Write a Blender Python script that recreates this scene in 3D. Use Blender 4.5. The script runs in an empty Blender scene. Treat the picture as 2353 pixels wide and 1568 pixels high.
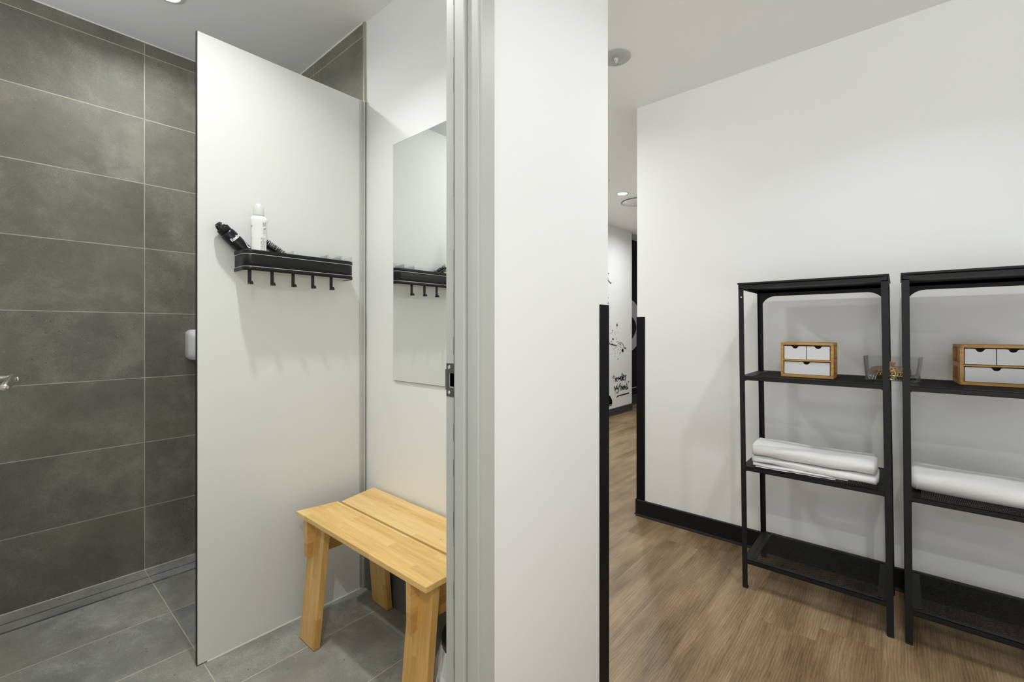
import bpy, math, random
from math import sin, cos, pi, radians
random.seed(7)
SC = bpy.context.scene
COL = SC.collection

# ------------------------------------------------------------------ camera
# world axes: X = along the partition and tiled back wall, Y = along the mirror wall, Z up
CAM_H = 1.115
cd = bpy.data.cameras.new('camera')
cam = bpy.data.objects.new('camera', cd); COL.objects.link(cam)
cam.location = (0, 0, CAM_H)
cam.rotation_euler = (radians(90), 0, radians(-49.19))
cd.sensor_width = 36; cd.lens = 36*1030/2353
cd.shift_y = -26/2353
cd.clip_start = 0.02
SC.camera = cam

# ------------------------------------------------------------------ world + exposure
w = bpy.data.worlds.new('world'); SC.world = w; w.use_nodes = True
w.node_tree.nodes['Background'].inputs[0].default_value = (.975, 1, .992, 1)
# overcast daylight above the horizon, brighter glow added below it to light the ceilings
_bg = w.node_tree.nodes['Background']
_tc = w.node_tree.nodes.new('ShaderNodeTexCoord'); _sx = w.node_tree.nodes.new('ShaderNodeSeparateXYZ'); _mr = w.node_tree.nodes.new('ShaderNodeMapRange')
w.node_tree.links.new(_tc.outputs['Generated'], _sx.inputs[0]); w.node_tree.links.new(_sx.outputs[2], _mr.inputs[0])
_mr.inputs[1].default_value = -.05; _mr.inputs[2].default_value = .05; _mr.inputs[3].default_value = 2.05; _mr.inputs[4].default_value = .56
w.node_tree.links.new(_mr.outputs[0], _bg.inputs[1])
SC.view_settings.view_transform = 'Standard'
SC.view_settings.look = 'None'
SC.view_settings.gamma = 1
SC.view_settings.use_curve_mapping = False
SC.view_settings.exposure = 0.23

CEIL = 2.45
# ceiling downlights: x, y, watts, disc radius of the lens, spread in degrees
LIGHTS = [
    (0.453, 2.197, 5.0, 0.042, 160),    # shower
    (0.42, 1.31, 5.0, 0.035, 118),      # cubicle, in front of the partition
    (0.15, 0.98, 0.6, 0.055, 125),      # cubicle, just inside the door: added unseen lamp to even the walls
    (1.54, -0.03, 5.0, 0.030, 130),      # passage, before the racks
    (-0.43, -0.40, 13.0, 0.020, 150),     # passage, behind the camera
    (1.85, 1.85, 12.0, 0.05, 165),       # passage, past the corner: added unseen lamp
    (4.03, 2.05, 12.0, 0.045, 165),      # far passage (visible)
    (5.3, 2.10, 9.0, 0.045, 165),  # deep in the far passage: added lamp, out of view
]

# ------------------------------------------------------------------ helpers
def setp(o, label=None, cat=None, group=None, kind=None):
    if label: o['label'] = label
    if cat: o['category'] = cat
    if group: o['group'] = group
    if kind: o['kind'] = kind
    return o

def empty(name, loc=(0, 0, 0), rz=0.0, **k):
    o = bpy.data.objects.new(name, None); COL.objects.link(o)
    o.empty_display_size = 0.05
    o.location = loc; o.rotation_euler = (0, 0, rz)
    return setp(o, **k)

class MB:
    def __init__(s): s.v = []; s.f = []; s.sm = []
    def add(s, vs, fs, smooth=False):
        b = len(s.v); s.v += [tuple(p) for p in vs]
        s.f += [tuple(i+b for i in f) for f in fs]; s.sm += [smooth]*len(fs); return s
    def box(s, x0, x1, y0, y1, z0, z1):
        x0, x1 = sorted((x0, x1)); y0, y1 = sorted((y0, y1)); z0, z1 = sorted((z0, z1))
        return s.add([(x0,y0,z0),(x1,y0,z0),(x1,y1,z0),(x0,y1,z0),(x0,y0,z1),(x1,y0,z1),(x1,y1,z1),(x0,y1,z1)],
              [(0,3,2,1),(4,5,6,7),(0,1,5,4),(1,2,6,5),(2,3,7,6),(3,0,4,7)])
    def hexa(s, bot, top):
        return s.add(list(bot)+list(top), [(0,3,2,1),(4,5,6,7),(0,1,5,4),(1,2,6,5),(2,3,7,6),(3,0,4,7)])
    def prism(s, poly, a0, a1, axis='z', smooth=False):
        def P(p, a):
            return {'z': (p[0], p[1], a), 'y': (p[0], a, p[1]), 'x': (a, p[0], p[1])}[axis]
        n = len(poly); vs = [P(p, a0) for p in poly]+[P(p, a1) for p in poly]
        fs = [tuple(range(n))[::-1], tuple(range(n, 2*n))]
        b = len(s.v); s.v += vs
        s.f += [tuple(i+b for i in f) for f in fs]; s.sm += [False, False]
        for i in range(n):
            j = (i+1) % n; s.f.append((b+i, b+j, b+n+j, b+n+i)); s.sm.append(smooth)
        return s
    def loft(s, rings, cap=True, closed=True, smooth=True):
        n = len(rings[0]); vs = [p for r in rings for p in r]; fs = []
        for k in range(len(rings)-1):
            for i in range(n if closed else n-1):
                j = (i+1) % n
                fs.append((k*n+i, k*n+j, (k+1)*n+j, (k+1)*n+i))
        b = len(s.v); s.v += [tuple(p) for p in vs]
        s.f += [tuple(i+b for i in f) for f in fs]; s.sm += [smooth]*len(fs)
        if cap:
            s.f.append(tuple(b+i for i in range(n))[::-1]); s.sm.append(False)
            s.f.append(tuple(b+(len(rings)-1)*n+i for i in range(n))); s.sm.append(False)
        return s
    def lathe(s, prof, c=(0, 0), n=32, smooth=True, cap=True):
        rings = [[(c[0]+r*cos(2*pi*i/n), c[1]+r*sin(2*pi*i/n), z) for i in range(n)] for r, z in prof]
        return s.loft(rings, cap=cap, smooth=smooth)
    def tube(s, pts, r, n=8, cap=True):
        import mathutils
        V = mathutils.Vector; P = [V(p) for p in pts]; rings = []
        up = None
        for i, p in enumerate(P):
            if i == 0: d = P[1]-P[0]
            elif i == len(P)-1: d = P[-1]-P[-2]
            else: d = (P[i+1]-P[i]).normalized()+(P[i]-P[i-1]).normalized()
            d.normalize()
            if up is None:
                up = V((0, 0, 1)) if abs(d.z) < .9 else V((1, 0, 0))
            a = up-d*up.dot(d); a.normalize(); b2 = d.cross(a); up = a
            rr = r[i] if isinstance(r, (list, tuple)) else r
            rings.append([tuple(p+a*rr*cos(2*pi*k/n)+b2*rr*sin(2*pi*k/n)) for k in range(n)])
        return s.loft(rings, cap=cap)
    def sphere(s, c, r, n=12):
        rx, ry, rz = r if isinstance(r, (list, tuple)) else (r, r, r)
        rings = []
        for k in range(1, n):
            t = pi*k/n
            rings.append([(c[0]+rx*sin(t)*cos(2*pi*i/(2*n)), c[1]+ry*sin(t)*sin(2*pi*i/(2*n)), c[2]-rz*cos(t)) for i in range(2*n)])
        return s.loft(rings)
    def build(s, name, m, parent=None, bevel=0, seg=2, loc=None, **k):
        me = bpy.data.meshes.new(name); me.from_pydata(s.v, [], s.f); me.update()
        me.polygons.foreach_set('use_smooth', s.sm)
        import bmesh
        bm = bmesh.new(); bm.from_mesh(me); bmesh.ops.recalc_face_normals(bm, faces=bm.faces); bm.to_mesh(me); bm.free()
        me.materials.append(m)
        o = bpy.data.objects.new(name, me); COL.objects.link(o)
        if parent: o.parent = parent
        if loc: o.location = loc
        if bevel:
            b = o.modifiers.new('bevel', 'BEVEL'); b.width = bevel; b.segments = seg; b.limit_method = 'ANGLE'; b.angle_limit = radians(40)
        return setp(o, **k)

def rrect(x0, x1, y0, y1, r, n=5):
    pts = []
    for cx, cy, a in ((x1-r, y0+r, -90), (x1-r, y1-r, 0), (x0+r, y1-r, 90), (x0+r, y0+r, 180)):
        for k in range(n+1):
            t = radians(a+90*k/n); pts.append((cx+r*cos(t), cy+r*sin(t)))
    return pts

# ------------------------------------------------------------------ materials
class NT:
    def __init__(s, name):
        s.m = bpy.data.materials.new(name); s.m.use_nodes = True
        s.t = s.m.node_tree; s.b = s.t.nodes['Principled BSDF']; s.pos = None
    def n(s, typ, **k):
        nd = s.t.nodes.new(typ)
        for a, v in k.items(): setattr(nd, a, v)
        return nd
    def link(s, a, b): s.t.links.new(a, b)
    def inp(s, nd, i, v):
        if hasattr(v, 'is_linked') or hasattr(v, 'links'): s.link(v, nd.inputs[i])
        else: nd.inputs[i].default_value = v
    def math(s, op, a, b=None, c=None, clamp=False):
        nd = s.n('ShaderNodeMath', operation=op); nd.use_clamp = clamp
        s.inp(nd, 0, a)
        if b is not None: s.inp(nd, 1, b)
        if c is not None: s.inp(nd, 2, c)
        return nd.outputs[0]
    def xyz(s, kind='world'):
        if kind == 'world': src = s.n('ShaderNodeNewGeometry').outputs['Position']
        else: src = s.n('ShaderNodeTexCoord').outputs['Object']
        return src
    def sep(s, v):
        nd = s.n('ShaderNodeSeparateXYZ'); s.link(v, nd.inputs[0]); return nd.outputs
    def comb(s, x, y, z):
        nd = s.n('ShaderNodeCombineXYZ'); s.inp(nd, 0, x); s.inp(nd, 1, y); s.inp(nd, 2, z); return nd.outputs[0]
    def noise(s, vec, scale, detail=4, rough=.5, dist=0):
        nd = s.n('ShaderNodeTexNoise'); s.link(vec, nd.inputs['Vector'])
        nd.inputs['Scale'].default_value = scale; nd.inputs['Detail'].default_value = detail
        nd.inputs['Roughness'].default_value = rough; nd.inputs['Distortion'].default_value = dist
        return nd.outputs['Fac']
    def scale(s, vec, sx, sy, sz, off=(0, 0, 0)):
        nd = s.n('ShaderNodeMapping'); s.link(vec, nd.inputs[0])
        nd.inputs['Scale'].default_value = (sx, sy, sz); nd.inputs['Location'].default_value = off
        return nd.outputs[0]
    def ramp(s, f, stops):
        nd = s.n('ShaderNodeValToRGB'); s.link(f, nd.inputs[0]); cr = nd.color_ramp
        while len(cr.elements) < len(stops): cr.elements.new(.5)
        for e, (p, c) in zip(cr.elements, stops):
            e.position = p; e.color = (*c, 1) if len(c) == 3 else c
        return nd.outputs[0]
    def mix(s, f, a, b, typ='MIX'):
        nd = s.n('ShaderNodeMix', data_type='RGBA', blend_type=typ)
        s.inp(nd, 0, f)
        for i, v in ((6, a), (7, b)):
            if isinstance(v, tuple): nd.inputs[i].default_value = (*v, 1)
            else: s.link(v, nd.inputs[i])
        return nd.outputs[2]
    def bump(s, h, dist=.001, strength=.5):
        nd = s.n('ShaderNodeBump'); s.link(h, nd.inputs['Height'])
        nd.inputs['Distance'].default_value = dist; nd.inputs['Strength'].default_value = strength
        s.link(nd.outputs[0], s.b.inputs['Normal'])
    def col(s, c):
        if isinstance(c, tuple): s.b.inputs['Base Color'].default_value = (*c, 1)
        else: s.link(c, s.b.inputs['Base Color'])
    def set(s, **k):
        for a, v in k.items(): s.b.inputs[a.replace('_', ' ')].default_value = v

def lin(r, g, b):
    f = lambda c: (c/255/12.92) if c/255 <= .04045 else ((c/255+.055)/1.055)**2.4
    return (f(r), f(g), f(b))

def plain(name, c, rough=.5, metal=0, noise=.03, nscale=40, bump=0, coat=0, obj=True, spec=None):
    N = NT(name); p = N.xyz('obj' if obj else 'world')
    n = N.noise(p, nscale, 3)
    f = N.math('MULTIPLY_ADD', n, noise*2, 1-noise)
    g = N.comb(f, f, f)
    N.col(N.mix(1.0, c, g, 'MULTIPLY'))
    N.set(Roughness=rough, Metallic=metal)
    if coat: N.b.inputs['Coat Weight'].default_value = coat
    if spec is not None: N.b.inputs['Specular IOR Level'].default_value = spec
    if bump: N.bump(n, bump, .4)
    return N.m

def paint_mat(name, c, rough=.55):
    N = NT(name); p = N.xyz('world')
    n = N.noise(p, 1.3, 3); n2 = N.noise(p, 260, 2)
    f = N.math('MULTIPLY_ADD', n, .03, .985)
    N.col(N.mix(1.0, c, N.comb(f, f, f), 'MULTIPLY')); N.set(Roughness=rough)
    N.bump(n2, .0004, .25)
    return N.m

M = {}
M['wall'] = paint_mat('white_wall_paint', (.88, .885, .872))
M['ceil'] = paint_mat('ceiling_paint', (.90, .905, .89), .7)
M['black_pvc'] = plain('black_guard', (.005, .005, .005), .5, spec=.15)
M['black_metal'] = plain('black_powder_coat', (.0095, .0095, .010), .48, 0, .08, 300, .0002, spec=.32)
M['skirt'] = plain('black_skirting', (.008, .008, .009), .5, spec=.25)
M['skirt_gray'] = plain('charcoal_skirting', (.045, .046, .048), .6, 0, .25, 30)
M['jamb'] = plain('grey_frame_paint', lin(188, 189, 184), .38, .0, .015, 20)
M['jamb2'] = plain('grey_frame_paint_darker', lin(160, 161, 157), .38, .0, .015, 20)
M['alu'] = plain('anodised_aluminium', lin(205, 206, 202), .35, .6, .02, 60)
M['tiletrim'] = plain('beige_tile_trim', lin(176, 174, 158), .4, .3)
M['laminate'] = plain('light_grey_laminate', lin(224, 225, 221), .30, 0, .01, 8)
M['core'] = plain('black_laminate_core', (.01, .01, .01), .5)
M['silicone'] = plain('white_silicone', lin(225, 222, 210), .4)
M['silicone_joint'] = plain('beige_joint', lin(185, 178, 158), .5, 0, .25, 25)
M['steel'] = plain('brushed_steel', (.62, .61, .57), .28, 1, .03, 80)
M['dark_steel'] = plain('dark_steel', (.18, .18, .175), .38, .9, .05, 80)
M['chrome'] = plain('chrome', (.75, .75, .73), .12, 1)
M['white_plastic'] = plain('white_plastic', lin(228, 228, 226), .3)
M['black_plastic'] = plain('black_plastic', (.0065, .0065, .0065), .3, spec=.4)
M['shelf_black'] = plain('black_satin_plastic', (.006, .006, .006), .36, spec=.35)
M['tray_grey'] = plain('pale_grey_plastic', lin(196, 197, 192), .4)
M['silver'] = plain('silver_line', (.7, .7, .7), .22, 1)
M['white_card'] = plain('white_drawer', lin(214, 216, 218), .5)
M['ink'] = plain('black_ink', (.003, .003, .003), .7, spec=.12)
M['ink_grey'] = plain('grey_ink', (.16, .16, .165), .6)
M['print'] = plain('white_print', (.8, .8, .8), .5)
M['dark_wall'] = plain('black_feature_wall', (.008, .008, .008), .6, spec=.2)
M['logo_grey'] = plain('grey_logo', lin(172, 172, 172), .6)
M['gold'] = plain('gold_metal', (.83, .62, .25), .2, 1)
M['clip'] = plain('rose_brown_plastic', lin(172, 132, 112), .3)
M['clip_beige'] = plain('beige_plastic', lin(205, 190, 165), .35)
M['rubber'] = plain('black_rubber', (.012, .012, .012), .7)
M['sprinkler_cover'] = plain('off_white_cover', lin(190, 191, 188), .5)
M['pan'] = plain('drain_black', (.004, .004, .004), .8)
M['bristle'] = plain('pale_bristle', lin(215, 215, 215), .4)

def clear_mat(name, tint=(.96, .97, .97), ior=1.45, k=1.0):
    N = NT(name); N.t.nodes.remove(N.b)
    out = N.t.nodes['Material Output']
    tr = N.n('ShaderNodeBsdfTransparent'); tr.inputs[0].default_value = (*tint, 1)
    gl = N.n('ShaderNodeBsdfGlossy'); gl.inputs['Roughness'].default_value = .05
    fr = N.n('ShaderNodeFresnel'); fr.inputs[0].default_value = ior
    ms = N.n('ShaderNodeMixShader')
    N.link(N.math('MULTIPLY', fr.outputs[0], k), ms.inputs[0]); N.link(tr.outputs[0], ms.inputs[1]); N.link(gl.outputs[0], ms.inputs[2])
    N.link(ms.outputs[0], out.inputs[0])
    return N.m
M['clear'] = clear_mat('clear_acrylic', (.965, .972, .972), k=.6)
M['clear_thin'] = clear_mat('thin_clear_acrylic', (.993, .995, .993), k=.28)

N = NT('mirror_glass'); N.set(Metallic=1.0, Roughness=0.0); N.col((.90, .915, .905)); M['mirror'] = N.m
N = NT('frosted_cap'); N.col(lin(232, 233, 232)); N.set(Roughness=.22); N.b.inputs['Transmission Weight'].default_value = .25; M['frost'] = N.m
N = NT('lamp_lens'); N.col((1, 1, 1)); N.b.inputs['Emission Color'].default_value = (1, .98, .95, 1); N.b.inputs['Emission Strength'].default_value = 9; M['lens'] = N.m

def tile_mat(name, A, offA, sizeA, B, offB, sizeB, base=(117, 116, 107), grout=(200, 196, 180), bond=False):
    N = NT(name); P = N.xyz('world'); s = N.sep(P); ax = {'x': 0, 'y': 1, 'z': 2}
    def cell(axis, off, size):
        t = N.math('DIVIDE', N.math('SUBTRACT', s[ax[axis]], off), size)
        fr = N.math('FRACT', t)
        d = N.math('MULTIPLY', N.math('MINIMUM', fr, N.math('SUBTRACT', 1.0, fr)), size)
        return N.math('FLOOR', t), N.math('LESS_THAN', d, .0016)
    ia, ga = cell(A, offA, sizeA); ib, gb = cell(B, offB, sizeB)
    g = N.math('MAXIMUM', ga, gb)
    # per tile shift of the pattern
    wn = N.n('ShaderNodeTexWhiteNoise', noise_dimensions='2D'); N.link(N.comb(ia, ib, 0.0), wn.inputs['Vector'])
    shift = N.n('ShaderNodeVectorMath', operation='MULTIPLY_ADD')
    N.link(wn.outputs['Color'], shift.inputs[0]); shift.inputs[1].default_value = (7, 7, 7); N.link(P, shift.inputs[2])
    Q = shift.outputs[0]
    big = N.noise(Q, 3.2, 5, .62, .4); mid = N.noise(Q, 16, 5, .65); fine = N.noise(N.scale(Q, 1, 1, 1.4), 240, 4, .7)
    v = N.math('ADD', N.math('MULTIPLY', big, .75), N.math('ADD', N.math('MULTIPLY', mid, .35), N.math('MULTIPLY', fine, .50)))
    b = lin(*base)
    lo = tuple(c*.52 for c in b); hi = tuple(c*1.62 for c in b)
    base_c = N.ramp(v, [(.50, lo), (.80, b), (1.05, hi)])
    hue = N.noise(Q, 2.2, 2)
    base_c = N.mix(N.math('MULTIPLY', N.math('SUBTRACT', hue, .45, clamp=True), 1.4, clamp=True), base_c, tuple(x*y for x, y in zip(b, (1.34, 1.26, 1.06))))
    # dark pits and pale flecks
    def flecks(scale, thr, seed):
        vo = N.n('ShaderNodeTexVoronoi'); N.link(N.scale(Q, 1, 1, 1, (seed, seed, seed)), vo.inputs['Vector']); vo.inputs['Scale'].default_value = scale
        vs = N.n('ShaderNodeSeparateColor'); N.link(vo.outputs['Color'], vs.inputs[0])
        near = N.math('LESS_THAN', vo.outputs['Distance'], N.math('MULTIPLY', vs.outputs[1], .22))
        return N.math('MULTIPLY', near, N.math('LESS_THAN', vs.outputs[0], thr))
    pit = flecks(78, .16, 3.1); spk = flecks(95, .10, 9.7)
    base_c = N.mix(N.math('MULTIPLY', pit, .75), base_c, tuple(c*.25 for c in b))
    base_c = N.mix(N.math('MULTIPLY', spk, .5), base_c, tuple(c*2.1 for c in b))
    gn = N.noise(P, 12, 3)
    gc = lin(*grout); gcol = N.ramp(gn, [(.3, tuple(c*.72 for c in gc)), (.7, gc)])
    N.col(N.mix(g, base_c, gcol))
    r = N.math('MULTIPLY_ADD', mid, .25, .42); N.link(r, N.b.inputs['Roughness'])
    h = N.math('SUBTRACT', N.math('MULTIPLY', fine, .25), N.math('MULTIPLY', N.math('MAXIMUM', g, pit), .8))
    N.bump(h, .0012, .35)
    return N.m
M['tile_back'] = tile_mat('stone_tile_back', 'x', .46, .6, 'z', .292, .3)
M['tile_side'] = tile_mat('stone_tile_side', 'y', 2.225, .6, 'z', .292, .3)
M['tile_floor'] = tile_mat('stone_tile_floor', 'x', .46, .6, 'y', 1.574, .302, (142, 142, 136), (214, 208, 190))
M['tile_skirt'] = tile_mat('stone_tile_skirt', 'y', 1.45, .6, 'z', -.5, 3.0, (96, 96, 93))

def plank_floor():
    N = NT('oak_vinyl_planks'); P = N.xyz('world'); s = N.sep(P)
    W, L = .182, 1.22
    t = N.math('DIVIDE', N.math('SUBTRACT', s[1], 1.50), W); row = N.math('FLOOR', t)
    fr = N.math('FRACT', t)
    wn = N.n('ShaderNodeTexWhiteNoise', noise_dimensions='1D'); N.link(row, wn.inputs['W'])
    ax = N.math('ADD', N.math('DIVIDE', s[0], L), N.math('MULTIPLY', wn.outputs['Value'], 3.7))
    cl = N.math('FLOOR', ax); fx = N.math('FRACT', ax)
    d1 = N.math('MULTIPLY', N.math('MINIMUM', fr, N.math('SUBTRACT', 1.0, fr)), W)
    d2 = N.math('MULTIPLY', N.math('MINIMUM', fx, N.math('SUBTRACT', 1.0, fx)), L)
    seam = N.math('LESS_THAN', N.math('MINIMUM', d1, d2), .0009)
    w2 = N.n('ShaderNodeTexWhiteNoise', noise_dimensions='2D'); N.link(N.comb(row, cl, 0.0), w2.inputs['Vector'])
    sh = N.n('ShaderNodeVectorMath', operation='MULTIPLY_ADD'); N.link(w2.outputs['Color'], sh.inputs[0])
    sh.inputs[1].default_value = (9, 9, 9); N.link(P, sh.inputs[2]); Q = sh.outputs[0]
    warp = N.noise(N.scale(Q, 1.2, 5, 1), 1.6, 3, .5)
    wave = N.n('ShaderNodeTexWave', wave_type='BANDS', bands_direction='Y'); 
    N.link(N.scale(Q, .16, 1, 1), wave.inputs['Vector']); wave.inputs['Scale'].default_value = 34
    wave.inputs['Distortion'].default_value = 14; wave.inputs['Detail'].default_value = 2; wave.inputs['Detail Scale'].default_value = .55
    grain = N.noise(N.scale(Q, 3.5, 60, 1), 4, 5, .65)
    patch = N.noise(N.scale(Q, 1.3, 5, 1), 1.7, 4, .55)
    fine = N.noise(N.scale(Q, 60, 260, 1), 2.0, 2)
    streak = N.noise(N.scale(Q, 1.0, 18, 1), 2.2, 3, .6)
    v = N.math('ADD', N.math('MULTIPLY', patch, .70), N.math('ADD', N.math('MULTIPLY', grain, .30), N.math('MULTIPLY', wave.outputs['Fac'], .07)))
    v = N.math('ADD', v, N.math('ADD', N.math('MULTIPLY', streak, .26), N.math('MULTIPLY', fine, .12)))
    v = N.math('ADD', v, N.math('MULTIPLY', N.math('SUBTRACT', w2.outputs['Value'], .5), .05))
    c = N.ramp(v, [(.50, lin(84, 64, 42)), (.62, lin(118, 95, 68)), (.74, lin(141, 117, 88)), (.90, lin(166, 144, 114))])
    c = N.mix(N.math('MULTIPLY', seam, .25), c, lin(84, 68, 50))
    N.col(c); N.link(N.math('MULTIPLY_ADD', grain, .2, .33), N.b.inputs['Roughness'])
    N.bump(N.math('SUBTRACT', N.math('MULTIPLY', grain, .3), seam), .0008, .3)
    return N.m
M['planks'] = plank_floor()

def birch(name, axis, a=(205, 158, 88), b=(228, 190, 126), bw=.30, rh=.036, across='x'):
    """glued staves running along axis"""
    N = NT(name); P = N.xyz('obj'); s = N.sep(P)
    order = {'y': ('y', 'x', 'z'), 'z': ('z', 'y', 'x'), 'x': ('x', 'z', 'y')}[axis]
    if axis == 'x' and across == 'y': order = ('x', 'y', 'z')
    if axis == 'y' and across == 'z': order = ('y', 'z', 'x')
    ix = {'x': 0, 'y': 1, 'z': 2}
    L, A, B = (s[ix[k]] for k in order)
    br = N.n('ShaderNodeTexBrick'); br.offset = .37; br.offset_frequency = 2; br.squash = 1
    N.link(N.comb(N.math('ADD', L, .11), A, 0.0), br.inputs['Vector'])
    br.inputs['Color1'].default_value = (0, 0, 0, 1); br.inputs['Color2'].default_value = (1, 1, 1, 1)
    br.inputs['Mortar'].default_value = (.3, .3, .3, 1)
    br.inputs['Scale'].default_value = 1; br.inputs['Mortar Size'].default_value = .0004
    br.inputs['Brick Width'].default_value = bw; br.inputs['Row Height'].default_value = rh
    br.inputs['Bias'].default_value = -.25
    sc = N.n('ShaderNodeSeparateColor'); N.link(br.outputs['Color'], sc.inputs[0]); tint = sc.outputs[0]
    off = N.math('MULTIPLY', tint, 5.0)
    Q = N.comb(N.math('MULTIPLY', L, 1.0), N.math('ADD', N.math('MULTIPLY', A, 12.0), off), N.math('MULTIPLY', B, 12.0))
    g1 = N.noise(Q, 5, 5, .6, .6); g2 = N.noise(N.scale(Q, 2, 8, 8), 6, 3)
    v = N.math('ADD', N.math('MULTIPLY', g1, .7), N.math('ADD', N.math('MULTIPLY', g2, .2), N.math('MULTIPLY', tint, -.38)))
    c = N.ramp(v, [(.0, lin(*[x*.86 for x in a])), (.28, lin(*a)), (.62, lin(*b))])
    # small knots
    vo = N.n('ShaderNodeTexVoronoi'); N.link(N.comb(N.math('MULTIPLY', L, 3.0), N.math('MULTIPLY', A, 9.0), B), vo.inputs['Vector']); vo.inputs['Scale'].default_value = 3.2
    vs = N.n('ShaderNodeSeparateColor'); N.link(vo.outputs['Color'], vs.inputs[0])
    k = N.math('MULTIPLY', N.math('LESS_THAN', vo.outputs['Distance'], .07), N.math('LESS_THAN', vs.outputs[0], .14))
    c = N.mix(N.math('MULTIPLY', k, .5), c, lin(150, 100, 52))
    N.col(c); N.set(Roughness=.42); N.bump(g2, .0004, .2)
    return N.m
M['birch_y'] = birch('birch_planks', 'y', (232, 190, 116), (247, 218, 158), .42, .036)
M['birch_z'] = birch('birch_legs', 'z', (214, 165, 92), (234, 194, 124), .34, .036)
M['birch_x'] = birch('birch_rails', 'x', (206, 158, 88), (228, 186, 118), .5, .05)
M['bamboo'] = birch('bamboo', 'y', (176, 128, 62), (208, 163, 98), .05, .008, across='z')

def towel_mat():
    N = NT('white_terry'); P = N.xyz('obj')
    n = N.noise(P, 420, 3, .7); n2 = N.noise(P, 25, 3)
    f = N.math('MULTIPLY_ADD', n, .10, .93)
    N.col(N.mix(1.0, (.84, .84, .825), N.comb(f, f, f), 'MULTIPLY')); N.set(Roughness=.95)
    N.b.inputs['Sheen Weight'].default_value = .3
    N.bump(N.math('ADD', n, N.math('MULTIPLY', n2, .8)), .0035, .6)
    return N.m
M['towel'] = towel_mat()
def bag_mat():
    N = NT('white_bin_liner'); P = N.xyz('obj')
    vo = N.n('ShaderNodeTexVoronoi', feature='DISTANCE_TO_EDGE')
    wv = N.noise(P, 14, 3)
    N.link(N.scale(P, 1, 1, .55), vo.inputs['Vector']); vo.inputs['Scale'].default_value = 26
    N.col((.74, .75, .75)); N.set(Roughness=.22); N.b.inputs['Transmission Weight'].default_value = .15
    N.bump(N.math('ADD', N.math('MINIMUM', vo.outputs['Distance'], .25), wv), .02, .7)
    return N.m
M['bag'] = bag_mat()

# ------------------------------------------------------------------ the setting
def struct(name, mb, m, **k): return mb.build(name, m, kind='structure', **k)
UM, UMB = 1.06, 1.24        # mirror wall faces
VD = 1.757                  # front face of the shower partition
VB = 2.65                   # tiled back wall
VF0, VF1 = .68, .79         # door wall
UR, VR = 2.538, 1.195       # right wall face and its corner
VM, UME, VDK = 2.81, 5.80, 3.0

struct('floor', MB().box(-1.7, 9.0, -1.9, .735, -.06, 0).box(UM+.06, 9.0, .735, 3.2, -.06, 0), M['planks'])
# tiled floor, with the slots of the drain left open
fl = MB()
fl.box(-.32, UM+.06, .735, 2.480, -.06, .0)
fl.box(-.32, UM+.06, 2.567, VB+.05, -.06, .0)
struct('floor', fl, M['tile_floor'])
struct('ceiling', MB().box(-1.7, 9.0, -1.9, 3.2, CEIL, CEIL+.08), M['ceil'])

struct('wall_back', MB().box(-.32, UM+.02, VB, VB+.1, 0, CEIL), M['tile_back'])
struct('wall_mirror_side', MB().box(UM, UMB, VF1, VM, 0, CEIL), M['wall'])
struct('wall_shower_side', MB().box(UM-.008, UM+.004, VD+.006, VB, 0, CEIL), M['tile_side'])
struct('wall_left_of_cubicle', MB().box(-.32, -.22, VF1, 1.85, 0, CEIL).box(-.32, -.22, 1.85, VB, 0, 1.80).box(-.32, -.22, 1.85, VB, 2.36, CEIL).box(-.32, -.22, 2.58, VB, 1.80, 2.36), M['wall'])  # gap for the added frame; unseen wall kept white to bounce light
struct('added_window_3', MB().box(-.30, -.26, 1.85, 1.88, 1.80, 2.36).box(-.30, -.26, 2.55, 2.58, 1.80, 2.36).box(-.30, -.26, 1.88, 2.55, 1.80, 1.83).box(-.30, -.26, 1.88, 2.55, 2.33, 2.36), M['alu'])  # added high opening, out of view, to brighten the shower ceiling
struct('wall_door_side', MB().box(-1.7, -.20, VF0, VF1, 0, CEIL).box(-.20, .722, VF0, VF1, 2.40, CEIL).box(.722, UMB, VF0, VF1, 0, CEIL), M['wall'])
struct('wall_right', MB().box(UR, UR+.12, -1.9, VR, 0, CEIL), M['wall'])
struct('wall_passage_right', MB().box(UR+.12, 9.0, VR-.12, VR, 0, CEIL), M['wall'])
struct('wall_mural', MB().box(UMB-.05, UME, VM, VM+.12, 0, CEIL), M['wall'])
struct('wall_dark_end', MB().box(UME-.5, 9.0, VDK, VDK+.1, 0, CEIL), M['dark_wall'])
struct('wall_passage_end', MB().box(8.9, 9.0, VR, VDK, 0, CEIL), M['wall'])
# two windows added in the unseen walls around the camera, for fill daylight
struct('wall_behind', MB().box(-1.7, -1.4, -1.9, -1.8, 0, CEIL).box(1.3, UR+.12, -1.9, -1.8, 0, CEIL).box(-1.4, 1.3, -1.9, -1.8, 0, .06).box(-1.4, 1.3, -1.9, -1.8, 2.38, CEIL), M['wall'])
struct('wall_left', MB().box(-1.7, -1.6, -1.8, -1.5, 0, CEIL).box(-1.7, -1.6, .45, VF0, 0, CEIL).box(-1.7, -1.6, -1.5, .45, 0, .06).box(-1.7, -1.6, -1.5, .45, 2.38, CEIL), M['wall'])
struct('added_window_1', MB().box(-1.4, -1.36, -1.88, -1.84, .06, 2.38).box(1.26, 1.3, -1.88, -1.84, .06, 2.38).box(-1.4, 1.3, -1.88, -1.84, .06, .10).box(-1.4, 1.3, -1.88, -1.84, 2.34, 2.38).box(-.07, -.03, -1.88, -1.84, .06, 2.38), M['alu'])
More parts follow.
